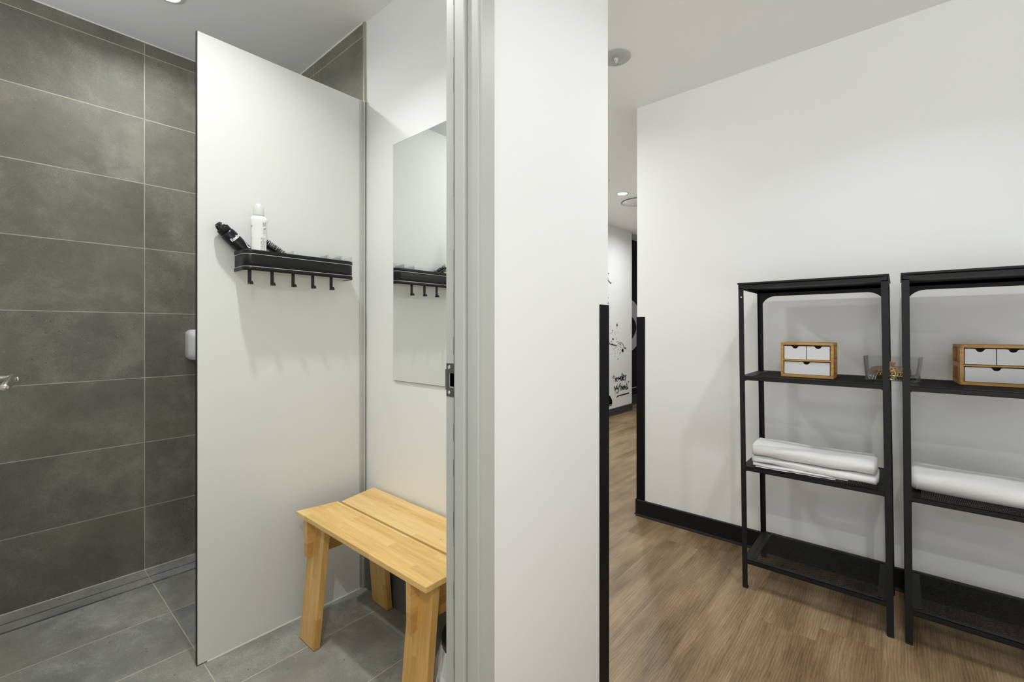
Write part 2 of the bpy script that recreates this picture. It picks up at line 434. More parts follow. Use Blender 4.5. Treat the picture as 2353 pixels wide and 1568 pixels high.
struct('added_window_2', MB().box(-1.68, -1.64, -1.5, -1.46, .06, 2.38).box(-1.68, -1.64, .41, .45, .06, 2.38).box(-1.68, -1.64, -1.5, .45, .06, .10).box(-1.68, -1.64, -1.5, .45, 2.34, 2.38), M['alu'])

def skirting(name, p0, p1, nrm, h, m, t=.011):
    """skirting from p0 to p1 with a coved foot; nrm points into the room"""
    prof = [(0, 0), (t+.008, 0), (t+.006, .004), (t, .012), (t, h-.003), (t-.003, h), (0, h)]
    mb = MB()
    r = [[(p[0]+nrm[0]*a, p[1]+nrm[1]*a, z) for a, z in prof] for p in (p0, p1)]
    mb.loft(r, smooth=False)
    return struct(name, mb, m)
skirting('baseboard_right', (UR, -1.8), (UR, VR), (-1, 0), .095, M['skirt'])
skirting('baseboard_passage_right', (UR, VR), (9.0, VR), (0, 1), .095, M['skirt'])
skirting('baseboard_mural', (UMB, VM), (UME, VM), (0, -1), .094, M['skirt_gray'])
skirting('baseboard_dark_end', (UME, VDK), (8.9, VDK), (0, -1), .145, M['skirt_gray'])
skirting('baseboard_passage_left', (UMB, VF0+.02), (UMB, VM), (1, 0), .095, M['skirt'])
skirting('baseboard_behind', (-1.6, -1.8), (UR, -1.8), (0, 1), .095, M['skirt'])
struct('baseboard_mirror_side', MB().box(UM-.008, UM, VF1, VD, 0, .128), M['tile_skirt'])
struct('trim_tile_edge', MB().box(UM-.0095, UM, VD-.006, VD+.006, 2.10, CEIL-.001), M['tiletrim'], bevel=.001)
struct('trim_dark_wall', MB().box(UME-.4, 8.9, VDK-.006, VDK, .245, .256), M['logo_grey'])
struct('trim_floor_joint', MB().prism([(VB-.0028, 0), (VB, 0), (VB, .0028)], -.22, UM-.008, 'x'), M['silicone_joint'])
# thin strip added to draw the shadow line between ceiling and tiles
struct('ceiling_shadow_line', MB().box(-.22, UM-.008, VB-.004, VB, CEIL-.004, CEIL).box(UM-.012, UM-.008, VD+.006, VB, CEIL-.004, CEIL), M['wall'])

# door frame (right jamb) : pressed metal profile
jb = MB()
prof = [(.722, .790), (.722, .6745), (.683, .6745), (.6825, .6825), (.680, .6845), (.680, .7155), (.685, .7165), (.685, .7185), (.674, .7190), (.672, .7210),
        (.672, .7500), (.674, .7520), (.690, .7520), (.690, .7660), (.6915, .7670), (.6915, .7690), (.690, .7700), (.690, .7965), (.692, .8000), (.722, .8000)]
jb.prism(prof, 0, 2.38)
frame = struct('trim_door_frame', jb, M['jamb'])
# left jamb and head
lj = MB().box(-.20, -.16, .6745, .80, 0, 2.38).box(-.16, -.148, .6745, .752, 0, 2.38)
lj.box(-.20, .722, .6745, .80, 2.36, 2.40)
lj.build('jamb', M['jamb'], frame)
sl = MB()
for k in range(60):
    z0 = .002+k*2.35/60
    sl.box(.6745, .689, .7515, .7545+random.random()*.0012, z0, z0+2.35/60)
sl.build('door_seal', M['rubber'], frame)
# strike plate on the rebate
sp = empty('strike_plate', (0, 0, 0)); sp.parent = frame
zc = .999; H = .0385
plate = MB()
plate.box(.6885, .690, .7650, .7965, zc+.0155, zc+H)
plate.box(.6885, .690, .7650, .7965, zc-H, zc-.0155)
plate.box(.6885, .690, .7835, .7965, zc-.0155, zc+.0155)
plate.box(.6885, .690, .7650, .7700, zc-.0155, zc+.0155)
plate.hexa([(.6885, .7965, zc-.024), (.690, .7965, zc-.024), (.6965, .8085, zc-.024), (.695, .8085, zc-.024)],
           [(.6885, .7965, zc+.024), (.690, .7965, zc+.024), (.6965, .8085, zc+.024), (.695, .8085, zc+.024)])
plate.build('plate', M['dark_steel'], sp, bevel=.0005)
MB().box(.690, .7015, .770, .7835, zc-.0155, zc+.0155).build('pocket', M['black_plastic'], sp)
MB().box(.6878, .6892, .7825, .7845, zc-.0155, zc+.0155).box(.6878, .6892, .770, .7835, zc-.0175, zc-.0145).build('latch_lip', M['chrome'], sp)
for dz in (.029, -.029):
    s = MB()
    s.loft([[(.6885-dx, .786+r*cos(a), zc+dz+r*sin(a)) for a in [2*pi*i/16 for i in range(16)]] for dx, r in ((0, .0047), (.0012, .0042), (.0016, .0025))])
    s.box(.6864, .6873, .7854, .7866, zc+dz-.0024, zc+dz+.0024)
    s.build('screw', M['chrome'], sp)

# door leaf standing open into the cubicle (only its lever reaches the picture)
door = empty('door_1', (-.155, .80, 0), radians(90-3.6), kind='structure')
MB().box(0, .80, .0, .038, .008, 2.35).build('leaf', M['laminate'], door, bevel=.001)
# lever: spindle at .755 along the leaf, on the face looking to +x (local -y)
def door_pt(u, v, z):
    a = -radians(90-3.6); dx, dy = u+.155, v-.80
    return (dx*cos(a)-dy*sin(a), dx*sin(a)+dy*cos(a), z)
hd = empty('lever_handle', (0, 0, 0)); hd.parent = door
ZL = 1.000
S = door_pt(.031, 1.586, ZL)
MB().lathe([(.026, 0), (.026, .006), (.024, .008)], n=28).build('rose', M['steel'], hd, loc=(S[0], 0, ZL)).rotation_euler = (radians(90), 0, 0)
MB().tube([(S[0], 0.0, ZL), (S[0], -.03, ZL), (S[0], S[1]+.004, ZL)], [.0105, .0095, .0095], 16).build('shank', M['steel'], hd)
arm = MB(); rings = []
for t in [0, .08, .2, .35, .5, .65, .8, .9, .97, 1]:
    u = .031-.015*t; v = 1.592-.125*t
    hh = .0155*(1-t)+.0072*t; zc2 = ZL+.002-hh*.35*(1-t)-.011*t
    tk = .0062+.001*t
    e = 1 if .0 < t < .97 else .62
    c = door_pt(u, v, zc2)
    rings.append([(c[0], c[1]+tk*cos(a)*e, c[2]+hh*sin(a)*e) for a in [2*pi*i/16 for i in range(16)]])
arm.loft(rings); arm.build('lever_arm', M['steel'], hd)
e = door_pt(.016, 1.467, ZL-.010); MB().sphere(e, .0078, 10).build('lever_tip', M['steel'], hd)
c = door_pt(.0385, 1.590, ZL-.003); MB().sphere(c, (.005, .003, .006), 8).build('end_cap', M['chrome'], hd)

# ------------------------------------------------------------------ corner guards
def guard(pts, lab):
    o = MB().prism(pts, .0, GH).build('corner_guard', M['black_pvc'], bevel=.0008)
    return setp(o, lab, 'corner guard', 'corner guards')
GH = 1.191
t = .003
x1, y0 = UMB, VF0
guard([(x1-.052, y0-t), (x1+t, y0-t), (x1+t, y0+.05), (x1, y0+.05), (x1, y0), (x1-.052, y0)],
      'black corner guard on the near end of the white wall beside the door frame')
GH = 1.191
o = MB().prism([(UR-t, VR-.050), (UR-t, VR+t), (UR+.05, VR+t), (UR+.05, VR), (UR, VR), (UR, VR-.050)], .096, GH).build('corner_guard', M['black_pvc'], bevel=.0008)
setp(o, 'black corner guard on the far wall corner, standing on the black skirting', 'corner guard', 'corner guards')

# ------------------------------------------------------------------ linear drain
dr = empty('linear_drain', (.42, 2.525, 0), label='long tile-insert floor drain along the foot of the tiled back wall', cat='drain')
def loc(o, c): o.location = (-c[0], -c[1], -c[2]); return o
C0 = (.42, 2.525, 0)
MB().box(-.22, UM-.008, 2.480, 2.567, -.06, -.045).box(-.22, UM-.008, 2.480, 2.482, -.05, -.0015).box(-.22, UM-.008, 2.565, 2.567, -.05, -.004).build('channel', M['pan'], dr, loc=(-.42, -2.525, 0))
MB().box(-.218, UM-.012, 2.4965, 2.5590, -.045, -.0005).build('tile_insert', M['tile_floor'], dr, loc=(-.42, -2.525, 0))

# ------------------------------------------------------------------ shower partition
pt = empty('shower_partition', (.74, VD, 0), label='tall light grey laminate partition panel with black edge, dividing off the shower', cat='partition')
def pl(mb, n, m, **k): return mb.build(n, m, pt, loc=(-.74, -VD, 0), **k)
PH = 2.105
pl(MB().box(.4425, 1.042, VD, VD+.013, .004, PH), 'panel', M['laminate'])
pl(MB().box(.440, .4425, VD+.0006, VD+.0124, .004, PH), 'edge_strip', M['core'])
ch = MB().box(1.030, 1.052, VD-.0025, VD, .004, PH).box(1.050, 1.052, VD-.0025, VD+.018, .004, PH).box(1.030, 1.052, VD+.013, VD+.0155, .004, PH)
ch.box(1.044, 1.0515, VD-.011, VD-.0025, .004, PH)
pl(ch, 'wall_channel', M['alu'])
bead = MB(); bead.prism([(VD-.0022, 0), (VD, 0), (VD, .0042)], .470, 1.045, 'x'); pl(bead, 'silicone_bead', M['silicone'])

# ------------------------------------------------------------------ mirror
MH0, MH1, MV0, MV1 = .911, 1.859, 1.13, 1.541
mr = empty('wall_mirror', (UM, 1.34, MH0), label='tall frameless mirror on the white wall above the wooden bench', cat='mirror')
L = (-UM, -1.34, -MH0)
MB().box(UM-.0065, UM-.003, MV0, MV1, MH0, MH1).build('glass_edge', M['dark_steel'], mr, loc=L)
MB().box(UM-.0070, UM-.0064, MV0+.0014, MV1-.0014, MH0+.0014, MH1-.0014).build('mirror_face', M['mirror'], mr, loc=L)
MB().box(UM-.003, UM, MV0+.02, MV1-.03, MH0+.03, MH1-.03).build('backing', M['white_plastic'], mr, loc=L)

# ------------------------------------------------------------------ soap dispenser on the tiled wall
sd = empty('soap_dispenser', (.68, VB, .97), label='white soap dispenser on the tiled wall, mostly hidden behind the partition', cat='dispenser')
b = MB(); rings = []
for k in range(9):
    q = k/8; yy = -.085*q
    ins = .0 if q < .6 else .020*(1-cos((q-.6)/.4*pi/2))
    rings.append([(x, yy, z) for x, z in rrect(-.065+ins, .065-ins, -.004+ins*.7, .146-ins, .026, 5)])
b.loft(rings[::-1]); b.build('body', M['white_plastic'], sd)
MB().box(-.03, .03, -.084, -.04, -.012, -.003).build('push_bar', M['tray_grey'], sd)

# ------------------------------------------------------------------ bench
BX, BY = .90, 1.30
bn = empty('bench', (BX, BY, 0), label='low birch bench with a two-plank seat under the mirror', cat='bench')
HT, TK = .450, .0165
def bl(mb, n, m, **k): return mb.build(n, m, bn, loc=(0, 0, 0), **k)
def R(pts): return [(p[0]-BX, p[1]-BY) for p in pts]
p1 = R([(.7290, .9225), (.8735, .9225), (.8735, 1.648), (.7265, 1.672)])
p2 = R([(.8835, .9225), (1.0505, .9225), (1.0505, 1.681), (.8835, 1.636)])
bl(MB().prism(p1, HT-TK, HT), 'seat_plank', M['birch_y'], bevel=.0015)
bl(MB().prism(p2, HT-TK, HT), 'seat_plank', M['birch_y'], bevel=.0015)
LT = HT-TK
def leg(v0, v1, ub, ut, th):
    m = MB()
    u0, u1 = ub-BX, ut-BX
    m.hexa([(u0, v0-BY, .002), (u0+th, v0-BY, .002), (u0+th, v1-BY, .002), (u0, v1-BY, .002)],
           [(u1, v0-BY, LT), (u1+th, v0-BY, LT), (u1+th, v1-BY, LT), (u1, v1-BY, LT)])
    return m
for (v0, v1) in ((1.532, 1.640), (.936, 1.040)):
    bl(leg(v0, v1, .724, .765, .024), 'leg', M['birch_z'], bevel=.0015)
    bl(leg(v0, v1, 1.020, .985, .024), 'leg', M['birch_z'], bevel=.0015)
for (v0, v1) in ((1.598, 1.621), (.993, 1.011)):
    r = MB()
    r.prism([(.733-BX, .300), (1.035-BX, .300), (1.028-BX, LT), (.731-BX, LT)], v0-BY-.0006, v1-BY+.0012, 'y')
    bl(r, 'cross_rail', M['birch_x'], bevel=.001)
for (v0, v1) in ((1.532, 1.640), (.936, 1.040)):
    for u in (.725, 1.021): bl(MB().box(u-BX+.002, u-BX+.021, v0-BY+.004, v1-BY-.004, 0, .002), 'foot_pad', M['rubber'])

# ------------------------------------------------------------------ waste bin
bx, by, br_, bh = .868, .888, .086, .285
bi = empty('waste_bin', (bx, by, 0), label='black rimmed waste bin behind the near legs of the bench', cat='bin')
MB().lathe([(br_*.80, 0.002), (br_*.82, .002), (br_*.97, bh-.01), (br_*.94, bh-.01), (br_*.78, .008), (0.001, .008)], n=48, cap=False).build('body', M['black_plastic'], bi)
MB().lathe([(br_*.92, bh-.02), (br_*1.03, bh-.024), (br_*1.05, bh-.004), (br_*1.0, bh), (br_*.94, bh-.001), (br_*.92, bh-.02)], n=48, cap=False).build('rim', M['black_plastic'], bi)
bag = MB(); rings = []; nb = 96
rnd = [random.random()*2*pi for _ in range(8)]
for k in range(15):
    q = k/14; z = bh-.022-q*.205
    base = br_*1.03+.022*min(1, q*2.2)-.004*q
    ring = []
    for i in range(nb):
        a = 2*pi*i/nb
        wob = 1.3*(.0020*sin(9*a+rnd[0]+2*q)+.0015*sin(17*a+rnd[1]-3*q)+.001*sin(31*a+rnd[2]+5*q)+.001*sin(5*a+9*q))*min(1, .3+q*2)
        r = base+wob; ring.append((r*cos(a), max(r*sin(a), -.0955), z+.004*sin(6*a+rnd[3])*q))
    rings.append(ring)
bag.loft(rings, cap=False, smooth=False)
g = bag.build('bin_liner', M['bag'])
g.location = (bx, by, 0); setp(g, 'crinkled white bin liner folded down outside the black bin', 'bin liner')

# ------------------------------------------------------------------ wall shelf on the partition
SU0, SU1, SZ0, SZ1, SV, SP = .550, .955, 1.317, 1.388, VD, .098
CX = (SU0+SU1)/2
sh = empty('wall_shelf', (CX, SV, SZ0), label='black wall-mounted tray shelf with five hooks on the partition', cat='shelf')
def shelf_path(off, r=.030, n=8):
    """open path in plan, relative to the shelf centre; off moves it inwards"""
    a, b2, p = SU0-CX+off, SU1-CX-off, -(SP-off); rr = r-off
    pts = [(a, 0)]
    for k in range(n+1):
        t = radians(180+90*k/n); pts.append((a+rr+rr*cos(t), p+rr+rr*sin(t)))
    for k in range(n+1):
        t = radians(270+90*k/n); pts.append((b2-rr+rr*cos(t), p+rr+rr*sin(t)))
    pts.append((b2, 0)); return pts
Hs = SZ1-SZ0
zs = [(0, .003), (0, 0), (.15, 0), (.17, .0008), (.19, .0035), (.21, .0035), (.225, .0022), (.775, .0022), (.79, .0035), (.81, .0035), (.83, .0008), (.85, 0), (.97, 0), (1.0, .0012), (1.0, .004), (.04, .004)]
wallm = MB(); wallm.loft([[(x, y, f*Hs) for x, y in shelf_path(o)] for f, o in zs], cap=False, closed=False)
wallm.build('tray_wall', M['shelf_black'], sh)
for f in (.20, .80):
    lm = MB(); lm.loft([[(x, y, (f+d)*Hs) for x, y in shelf_path(.0026)] for d in (-.012, .012)], cap=False, closed=False)
    lm.build('silver_line', M['silver'], sh)
base = MB(); base.prism(shelf_path(.004), .002, .005); base.build('tray_base', M['tray_grey'], sh)
bk = MB().box(SU0-CX+.003, SU1-CX-.003, -.004, 0, .006, Hs*.8); bk.build('back_plate', M['shelf_black'], sh)
for i in range(5):
    uh = .572+.0725*i-CX; vh = 1.676-SV
    hk = MB().box(uh-.0055, uh+.0055, vh-.002, vh+.003, -.046, .004)
    prof = [(uh-.0055+.0, -.046)]+[(uh+.0045*cos(radians(t_))+.001, -.046+.0085*sin(radians(t_))) for t_ in range(0, 181, 20)]
    hk.prism([(uh-.0055, -.0470), (uh+.0075, -.0470), (uh+.0075, -.0420), (uh+.0055, -.0375), (uh+.002, -.0355), (uh-.002, -.037), (uh-.0055, -.0415)], vh-.014, vh+.003, 'y')
    hk.build('hook', M['black_plastic'], sh, bevel=.001)

# clear organiser trays standing in the shelf
def clear_tray(name, x0, x1, y0, y1, z0, z1, lab, cat='tray', group=None, mat='clear_thin', r=.008, taper=0.0, wall=.0016, rz=0.0, base=.002):
    cx, cy = (x0+x1)/2, (y0+y1)/2
    hx, hy = (x1-x0)/2, (y1-y0)/2
    m = MB(); H2 = z1-z0
    def ring(d, z):
        q = z/H2; tt = taper*(1-q)
        rr = max(.001, r-d)
        return [(x, y, z) for x, y in rrect(-hx+d+tt, hx-d-tt, -hy+d+tt, hy-d-tt, rr, 5)]
    m.loft([ring(0, 0), ring(0, H2-.0006), ring(.0006, H2), ring(wall-.0004, H2), ring(wall, H2-.0006), ring(wall, base)])
    o = m.build(name, M[mat]); o.location = (cx, cy, z0); o.rotation_euler = (0, 0, rz)
    return setp(o, lab, cat, group)
zt = SZ0+.006
clear_tray('organiser_tray', .905, .949, VD-.090, VD-.008, zt, SZ1+.020, 'clear acrylic organiser tray at the right end of the black shelf', group='clear trays in the shelf')
clear_tray('organiser_tray', .850, .902, VD-.088, VD-.010, zt, SZ1+.019, 'clear acrylic organiser tray, second from the right end of the black shelf', group='clear trays in the shelf')
clear_tray('organiser_tray', .716, .846, VD-.088, VD-.010, zt, SZ1+.014, 'long clear acrylic organiser tray right of the hairbrush', group='clear trays in the shelf')

# white deodorant bottle -------------------------------------------------
wb = empty('deodorant_bottle', (.6035, 1.683, SZ0+.006), radians(-20), label='white bottle with domed translucent cap standing in the black shelf', cat='bottle')
def ell(a, b2, z, n=40, p=2.4):
    out = []
    for i in range(n):
        t = 2*pi*i/n; c, s_ = cos(t), sin(t)
        out.append((a*math.copysign(abs(c)**(2/p), c), b2*math.copysign(abs(s_)**(2/p), s_), z))
    return out
prof_w = [(.0215, .0155, 0), (.0232, .0170, .004), (.0230, .0168, .055), (.0240, .0172, .105), (.0256, .0182, .150), (.0268, .0190, .170), (.0264, .0187, .1745), (.0205, .0160, .1830), (.0165, .0152, .1842)]
MB().loft([ell(a, b2, z, p=3.4) for a, b2, z in prof_w]).build('body', M['white_plastic'], wb)
cap = [(.0166, .0155, .1838), (.0170, .0160, .190), (.0167, .0157, .203), (.0152, .0143, .214), (.0122, .0115, .2225), (.0075, .007, .2285), (.002, .002, .2300)]
MB().loft([ell(a, b2, z, p=2.1) for a, b2, z in cap]).build('cap', M['frost'], wb)
def wb_pt(t, z, d=.0004):
    # t: angle on the ellipse, facing the viewer near -70deg
    for (a0, b0, z0), (a1, b1, z1) in zip(prof_w, prof_w[1:]):
        if z0 <= z <= z1:
            q = (z-z0)/(z1-z0); a, b2 = a0+(a1-a0)*q+d, b0+(b1-b0)*q+d; break
    c, s_ = cos(t), sin(t); p = 3.4
    return (a*math.copysign(abs(c)**(2/p), c), b2*math.copysign(abs(s_)**(2/p), s_), z)
pr = MB()
def quadstrip(m, fn, t0, t1, z0, z1, n=6):
    for i in range(n):
        a, b2 = t0+(t1-t0)*i/n, t0+(t1-t0)*(i+1)/n
        m.add([fn(a, z0), fn(b2, z0), fn(b2, z1), fn(a, z1)], [(0, 1, 2, 3)])
rows = [(.162, .150, -76, -46, 5), (.134, .126, -72, -46, 3), (.120, .118, -62, -46, 1), (.108, .022, -84, -46, 26)]
for zt_, zb_, a0, a1, n in rows:
    for k in range(n):
        z = zt_+(zb_-zt_)*(k/max(1, n-1)); 
        a = a0
        while a < a1:
            wd = random.uniform(2.5, 8); e2 = min(a+wd, a1)
            if random.random() < .9: quadstrip(pr, wb_pt, radians(a), radians(e2), z-.0006, z+.0006, 2)
            a = e2+1.2
quadstrip(pr, wb_pt, radians(-60), radians(-48), .139, .1435, 2)
quadstrip(pr, wb_pt, radians(-70), radians(-56), .1385, .1405, 2)
pr.build('label_print', M['ink_grey'], wb)
def text_mesh(txt, size, shear=0, bold=0.0):
    cu = bpy.data.curves.new('lettering', 'FONT'); cu.body = txt; cu.size = size; cu.shear = shear; cu.offset = bold
    cu.align_x = 'CENTER'; cu.align_y = 'CENTER'; cu.resolution_u = 4
    ob = bpy.data.objects.new('lettering', cu); COL.objects.link(ob)
    bpy.context.view_layer.update()
    dg = bpy.context.evaluated_depsgraph_get(); me = bpy.data.meshes.new_from_object(ob.evaluated_get(dg))
    vs = [tuple(v.co) for v in me.vertices]; fs = [tuple(p.vertices) for p in me.polygons]
    bpy.data.objects.remove(ob); bpy.data.curves.remove(cu); bpy.data.meshes.remove(me)
    return vs, fs
vs, fs = text_mesh('e', .016, .25)
MB().add([wb_pt(radians(-137)+v[0]/.024, .148+v[1], .0006) for v in vs], fs).build('letter_mark', M['ink_grey'], wb)
vs, fs = text_mesh('e', .010, .06)
MB().add([wb_pt(radians(-137)+v[0]/.024, .108+v[1], .0006) for v in vs], fs).build('letter_mark', M['logo_grey'], wb)

# black squeeze bottle, tilted over the left end of the shelf ------------
sb = empty('drink_bottle', (.5620, 1.728, 1.4030), label='black sports bottle with white lettering leaning over the left end of the shelf', cat='bottle')
sb.rotation_euler = (0, radians(-46), 0)      # local z points up and to -x
Rb = .0235
pb = [(.018, -.068), (.0225, -.066), (Rb, -.060), (Rb, -.020), (.0225, -.005), (Rb, .010), (Rb, .050), (Rb*.97, .058), (.0195, .0635), (.0185, .064)]
MB().lathe(pb, n=36).build('body', M['black_plastic'], sb)
MB().lathe([(.0205, .062), (.0205, .077), (.0195, .080), (.015, .081)], n=36).build('cap', M['shelf_black'], sb)
loop = MB(); rings = []
for k in range(17):
    a = pi*k/16; ro, ri, wd = .0195, .0135, .0105*(1-.25*sin(a))
    c_, s_ = cos(a), sin(a)
    rings.append([(-wd, ro*c_, .078+ro*1.12*s_), (wd, ro*c_, .078+ro*1.12*s_), (wd, ri*c_, .078+ri*1.12*s_), (-wd, ri*c_, .078+ri*1.12*s_)])
loop.loft(rings, smooth=True)
loop.lathe([(.009, .080), (.009, .088), (.006, .090)], n=16)
loop.build('carry_loop', M['black_plastic'], sb, bevel=.0015)
vs, fs = text_mesh('Reebok', .0150, 0, .0007)
# lettering runs round the body, upright along the axis
def cyl(a, z, r=Rb+.0004): return (r*cos(a), r*sin(a), z)
xs = [v[0] for v in vs]; x0 = min(xs)
MB().add([cyl(radians(-130)+(v[0]-x0)/Rb, .034+v[1]) for v in vs], fs).build('lettering', M['print'], sb)
dl = MB()
def chev(a0, z0, a1, z1, wd, n=10):
    for i in range(n):
        q0, q1 = i/n, (i+1)/n
        w0, w1 = wd*(1-q0*.75), wd*(1-q1*.75)
        dl.add([cyl(a0+(a1-a0)*q0, z0+(z1-z0)*q0), cyl(a0+(a1-a0)*q1, z0+(z1-z0)*q1), cyl(a0+(a1-a0)*q1, z0+(z1-z0)*q1-w1), cyl(a0+(a1-a0)*q0, z0+(z1-z0)*q0-w0)], [(0, 1, 2, 3)])
chev(radians(-66), -.008, radians(-38), .014, .012)
chev(radians(-68), -.008, radians(-40), -.020, .008)
chev(radians(-128), -.024, radians(-152), -.014, .004)
dl.build('chevron_logo', M['print'], sb)

# hairbrush ---------------------------------------------------------------
hb = empty('hairbrush', (.665, 1.716, 1.401), label='black hairbrush with pale-tipped bristles leaning in the black shelf', cat='hairbrush')
hb.rotation_euler = (0, radians(31), 0)        # local +x runs down to the right
bb = MB()
bb.loft([[(x, w_*cos(a), .0045*sin(a)*e_) for a in [2*pi*i/16 for i in range(16)]] for x, w_, e_ in ((-.050, .003, .6), (-.046, .011, 1), (-.02, .0145, 1), (.02, .0145, 1), (.044, .011, 1), (.048, .004, .6))])
bb.build('brush_head', M['black_plastic'], hb)
MB().tube([(.044, 0, 0), (.052, 0, -.001), (.056, 0, -.004), (.060, .0, -.012)], [.006, .006, .007, .007], 10).build('handle', M['black_plastic'], hb)
bs = MB(); tips = MB()
for i in range(17):
    for j in range(5):
        x = -.042+.0052*i; y = (j-2)*.0055
        if abs(y) > .0125*(1-(abs(x)/.056)**4): continue
        lean = random.uniform(-.002, .002)
        for sgn, ln in ((1, .016), (-1, .011)):
            a0 = (x, y, sgn*.003); a1 = (x+lean*1.2, y+lean*.5, sgn*(.004+ln))
            bs.tube([a0, a1], [.0009, .0007], 5)
            tips.sphere(a1, .0016, 4)
bs.build('bristles', M['black_plastic'], hb, kind='stuff'); tips.build('bristle_tips', M['bristle'], hb, kind='stuff')

# ------------------------------------------------------------------ shelf racks
RD, RW, RH = .362, .500, 1.318
def expanded_mesh():
    m = MB(); du, dv, wd, tk = .0048, .0047, .00085, .0014
    Lv, Lu = RW-.084, RD-.048
    ni, nj = int(Lv/dv), int(Lu/du)
    for j in range(nj+1):
        rings = []
        for i in range(ni+1):
            sg = 1 if (i+j) % 2 else -1
            x = -Lu/2+j*du+.5*du*sg; y = -Lv/2+i*dv
            x = min(max(x, -Lu/2), Lu/2)
            rings.append([(x-wd, y, -tk/2), (x+wd, y, -tk/2), (x+wd, y, tk/2), (x-wd, y, tk/2)])
        m.loft(rings, smooth=False)
    return m
mesh_data = None
def make_rack(origin, lean, label):
    """origin: front-left foot corner; x to the wall, y to the left; lean = sideways drift per metre of height"""
    global mesh_data
    x0, y1 = origin; y0 = y1-RW
    cx, cy = x0+RD/2, (y0+y1)/2
    rk = empty('shelf_rack', (cx, cy, 0), label=label, cat='shelving rack', group='black metal shelf racks')
    S = lambda p: (p[0], p[1]+lean*(p[2]-.0), p[2])
    def put(mb, n, m=M['black_metal'], par=rk, **k):
        mb.v = [S(p) for p in mb.v]; return mb.build(n, m, par, **k)
    hx, hy, lw, tk = RD/2, RW/2, .0205, .0022
    for sx in (-1, 1):
        for sy in (-1, 1):
            X, Y = sx*hx, sy*hy
            poly = [(X, Y), (X-sx*lw, Y), (X-sx*lw, Y-sy*tk), (X-sx*tk, Y-sy*tk), (X-sx*tk, Y-sy*lw), (X, Y-sy*lw)]
            m = MB(); m.prism(poly, .006, RH-.022)
            lg = put(m, 'leg', bevel=.0006)
            f = MB(); f.prism([(X, Y), (X-sx*lw, Y), (X-sx*lw, Y-sy*lw), (X, Y-sy*lw)], 0, .008)
            put(f, 'foot', M['rubber'], lg, bevel=.003)
            if sx < 0:
                c = MB(); zc_ = RH-.062
                c.loft([[(X-d, Y-sy*.011+r*cos(a), zc_+r*sin(a)) for a in [2*pi*i/12 for i in range(12)]] for d, r in ((0.0, .0032), (.0010, .0030), (.0012, .0012))])
                put(c, 'screw', M['black_plastic'] if sy < 0 or lean < .01 else M['white_plastic'], lg)  # white disc stands in for the open hole in this leg
    # top: lipped panel on a rail frame
    put(MB().box(-hx-.003, hx+.003, -hy-.003, hy+.003, RH-.0075, RH), 'top_panel', bevel=.001)
    fr = MB()
    for s_ in (-1, 1):
        fr.box(s_*hx, s_*(hx-.002), -hy, hy, RH-.026, RH-.009); fr.box(s_*hx, s_*(hx-.018), -hy+.02, hy-.02, RH-.011, RH-.009)
        fr.box(-hx, hx, s_*hy, s_*(hy-.002), RH-.026, RH-.009)
        fr.box(s_*(hx-.002), s_*(hx-.010), -hy+.02, hy-.02, RH-.026, RH-.0245)
    fr.box(hx-.002, hx, -hy, hy, RH-.040, RH-.009)
    fr.box(-hx+.002, hx-.002, -hy+.002, hy-.002, RH-.009, RH-.0075)
    put(fr, 'top_frame')
    # curved corner gussets on the back frame
    def gusset(zt, sy, r):
        pts = [(sy*(hy-.002), zt), (sy*(hy-.002-r-.012), zt)]
        for k in range(9):
            a = radians(90*k/8); pts.append((sy*(hy-.002-.012-r+r*sin(a)), zt-.010-r+r*cos(a)))
        pts.append((sy*(hy-.002), zt-.010-r))
        g_ = MB(); g_.prism(pts if sy > 0 else pts[::-1], hx-.0035, hx-.0015, 'x'); put(g_, 'gusset')
    for sy in (-1, 1):
        gusset(RH-.030, sy, .062)
        gusset(.895, sy, .040)
    for zs_ in (.915, .525, .125):
        dy = lean*zs_
        s = MB(); t_ = .0015; rx = .017; ry = .026
        s.box(-hx+.002, -hx+.0035, -hy+.004, hy-.004, -.018, 0); s.box(hx-.0035, hx-.002, -hy+.004, hy-.004, -.018, 0)
        s.box(-hx+.002, hx-.002, -hy+.004, -hy+.0055, -.018, 0); s.box(-hx+.002, hx-.002, hy-.0055, hy-.004, -.018, 0)
        s.box(-hx+.002, -hx+.008, -hy+.02, hy-.02, -.018, -.0165)
        s.box(-hx+.002, -hx+.002+rx, -hy+.004, hy-.004, -t_, 0); s.box(hx-.002-rx, hx-.002, -hy+.004, hy-.004, -t_, 0)
        s.box(-hx+rx, hx-rx, -hy+.004, -hy+.004+ry, -t_, 0); s.box(-hx+rx, hx-rx, hy-.004-ry, hy-.004, -t_, 0)
        # inner insert rim, a hair lower, leaves the fine groove
        s.box(-hx+rx+.0012, -hx+rx+.009, -hy+ry+.006, hy-ry-.006, -t_-.001, -.0006); s.box(hx-rx-.009, hx-rx-.0012, -hy+ry+.006, hy-ry-.006, -t_-.001, -.0006)
        s.box(-hx+rx+.0012, hx-rx-.0012, -hy+ry+.0035, -hy+ry+.020, -t_-.001, -.0006); s.box(-hx+rx+.0012, hx-rx-.0012, hy-ry-.020, hy-ry-.0035, -t_-.001, -.0006)
        so = s.build('shelf', M['black_metal'], rk); so.location = (0, dy, zs_)
        for sy in (-1, 1):
            bo = MB().lathe([(.004, -.0215), (.0042, -.0175)], (-hx+.013, sy*(hy-.020)), 10); bo.build('bolt', M['black_plastic'], so)
        if mesh_data is None:
            em = expanded_mesh().build('mesh_insert', M['black_metal'], so); mesh_data = em.data
        else:
            em = bpy.data.objects.new('mesh_insert', mesh_data); COL.objects.link(em); em.parent = so
        em.location = (0, 0, -.0014)
    return rk
make_rack((2.122, .513), .0132, 'black metal rack nearer the wall corner, with folded towel and clear box')
